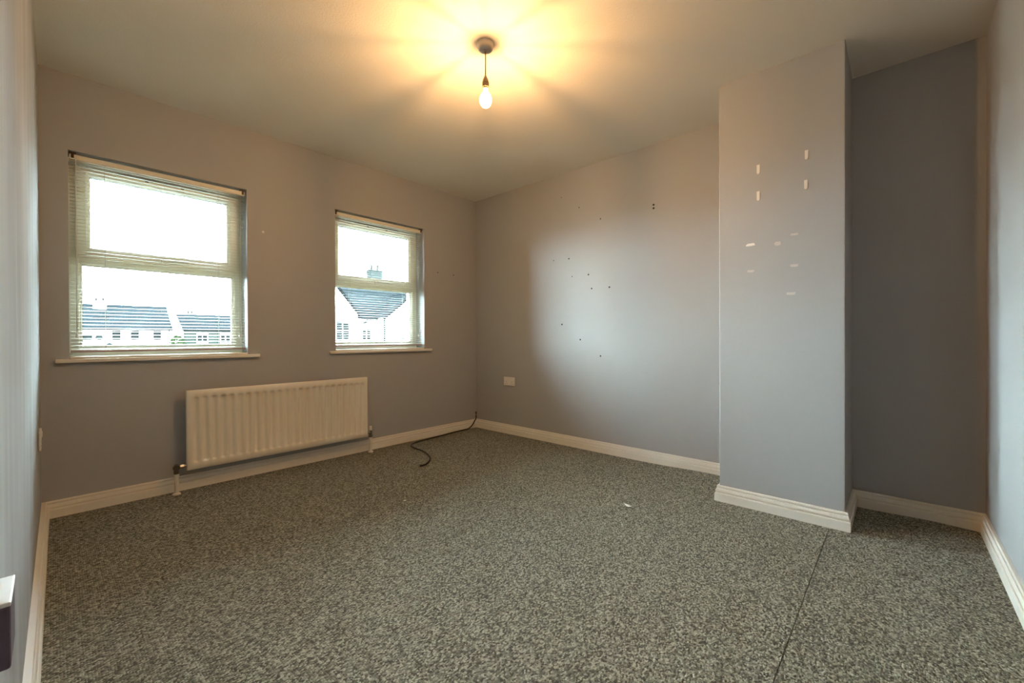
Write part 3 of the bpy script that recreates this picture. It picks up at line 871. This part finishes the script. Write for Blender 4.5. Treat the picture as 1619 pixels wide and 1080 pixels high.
# shrub in front of the brick house
def shrub(name, x, y, z1, rx, label):
    r = empty(name, (x, y, GZ), label, 'shrub')
    hh = z1 - GZ
    bm = bmesh.new()
    for k in range(5):
        a = k*1.26; tube(bm, [(0.1*math.cos(a), 0.1*math.sin(a), 0), (rx*0.3*math.cos(a), rx*0.3*math.sin(a), hh*0.5), (rx*0.55*math.cos(a), rx*0.55*math.sin(a), hh*0.8)], 0.05, 5)
    link('stem', bm, M['chimney_brick'], r)
    bm = bmesh.new()
    rnd = random.Random(5)
    for k in range(1700):
        a = rnd.uniform(0, 6.283); zz = rnd.uniform(0.05, 1.0); rr = rx*math.sqrt(max(0.03, 1-(2*zz-0.75)**2*0.62))*rnd.uniform(0.55, 1.05)
        p = Vector((rr*math.cos(a), rr*math.sin(a), zz*hh)); s = rnd.uniform(0.10, 0.20)
        u = Vector((rnd.gauss(0, 1), rnd.gauss(0, 1), rnd.gauss(0, 1))).normalized(); w = u.cross(Vector((rnd.gauss(0, 1), rnd.gauss(0, 1), rnd.gauss(0, 1)))).normalized()
        bm.faces.new([bm.verts.new(p + u*s), bm.verts.new(p + w*s*0.5), bm.verts.new(p - u*s), bm.verts.new(p - w*s*0.5)])
    f = link('foliage', bm, M['leaf'], r); f['kind'] = 'stuff'
    return r
shrub('leafy_shrub', 11.0, 69.0, 1.4, 1.15, 'green shrub before the white gable end seen through left window')

# double-gabled white house seen through the right window
Hs = empty('gabled_house', (22.5, 44, GZ), 'white double-gabled house with slate roof seen through right window', 'house')
before = {o.name for o in C.objects}
def gable_front(xl, xr, zl, zr_, xa, za, yf, yb):
    bm = bmesh.new()
    prof = [(xl, GZ), (xr, GZ), (xr, zr_), (xa, za), (xl, zl)]
    a = [bm.verts.new((x, yf, z)) for x, z in prof]; b_ = [bm.verts.new((x, yb, z)) for x, z in prof]
    bm.faces.new(a); bm.faces.new(b_[::-1])
    for i in range(5): bm.faces.new((a[i], b_[i], b_[(i+1) % 5], a[(i+1) % 5]))
    link('gable_wall', bm, M['render'], Hs)
bm = bmesh.new(); gable_body(bm, 14, 33, 42.0, 50.0, GZ, 3.2, 7.35); link('wall', bm, M['render'], Hs)
slope_roof('roof', 14.2, 33, 41.6, 3.05, 46.0, 7.6, Hs, M['tile'], 0.2, 16, 0.12)
slope_roof('rear_roof', 14.2, 33, 50.4, 3.05, 46.0, 7.6, Hs, M['tile'], 0.2, 16, 0.12)
bm = bmesh.new(); tube(bm, [(13.9, 46.0, 7.72), (33.2, 46.0, 7.72)], 0.15, 6); link('ridge_tile', bm, M['tile'], Hs)
bm = bmesh.new(); box(bm, 20.6, 23.7, 41.48, 41.66, 2.92, 3.16); link('gutter', bm, M['fascia'], Hs)
# left gable
gable_front(13.2, 20.6, 3.35, 3.35, 16.9, 7.7, 40.0, 44.0)
gable_slope_roof('gable_roof', 20.9, 3.1, 16.9, 7.9, 39.8, 45.6, Hs, M['tile'])
gable_slope_roof('gable_roof', 12.9, 3.1, 16.9, 7.9, 39.8, 45.6, Hs, M['tile'])
bm = bmesh.new(); tube(bm, [(20.95, 39.72, 3.0), (16.9, 39.72, 7.92)], 0.11, 6); tube(bm, [(12.85, 39.72, 3.0), (16.9, 39.72, 7.92)], 0.11, 6); link('bargeboard', bm, M['fascia'], Hs)
# right gable
gable_front(23.7, 31.3, 3.35, 3.35, 27.5, 6.05, 40.0, 44.0)
gable_slope_roof('gable_roof', 23.4, 3.1, 27.5, 6.2, 39.8, 45.0, Hs, M['tile'])
gable_slope_roof('gable_roof', 31.6, 3.1, 27.5, 6.2, 39.8, 45.0, Hs, M['tile'])
bm = bmesh.new(); tube(bm, [(23.35, 39.72, 3.02), (27.5, 39.72, 6.2)], 0.13, 6); tube(bm, [(31.65, 39.72, 3.02), (27.5, 39.72, 6.2)], 0.13, 6); link('bargeboard', bm, M['fascia'], Hs)
# valley lines and downpipe
bm = bmesh.new(); box(bm, 23.46, 23.60, 39.86, 40.0, GZ, 3.2); link('downpipe', bm, M['gutter'], Hs)
far_window(Hs, 19.05, 1.35, 0.85, 2.65, 40.0, 1, 1)
far_window(Hs, 22.6, 1.0, 0.75, 2.0, 42.0, 1, 1)
far_window(Hs, 25.7, 0.5, 0.75, 1.05, 40.0, 0, 0, False)
bm = bmesh.new(); prism(bm, [(22.15, 2.35), (22.75, 2.7), (22.75, 2.95), (22.15, 2.6)], 0, 0.06)
bmesh.ops.transform(bm, matrix=Matrix(((1, 0, 0, 0), (0, 0, -1, 42.0), (0, 1, 0, 0), (0, 0, 0, 1))), verts=bm.verts)
link('wall_plaque', bm, M['dish'], Hs)
stack(Hs, 25.85, 46.0, 6.6, 9.0, 1.5, 1.0, 2, M['chimney_brick'], 0.7)
bm = bmesh.new(); tube(bm, [(25.6, 46.0, 9.0), (25.6, 46.0, 11.6)], 0.025, 5); tube(bm, [(25.2, 46, 11.5), (26.0, 46, 11.6)], 0.025, 5); tube(bm, [(25.3, 46, 11.1), (25.9, 46, 11.2)], 0.025, 5)
link('aerial', bm, M['dish'], Hs)
into(Hs, before)
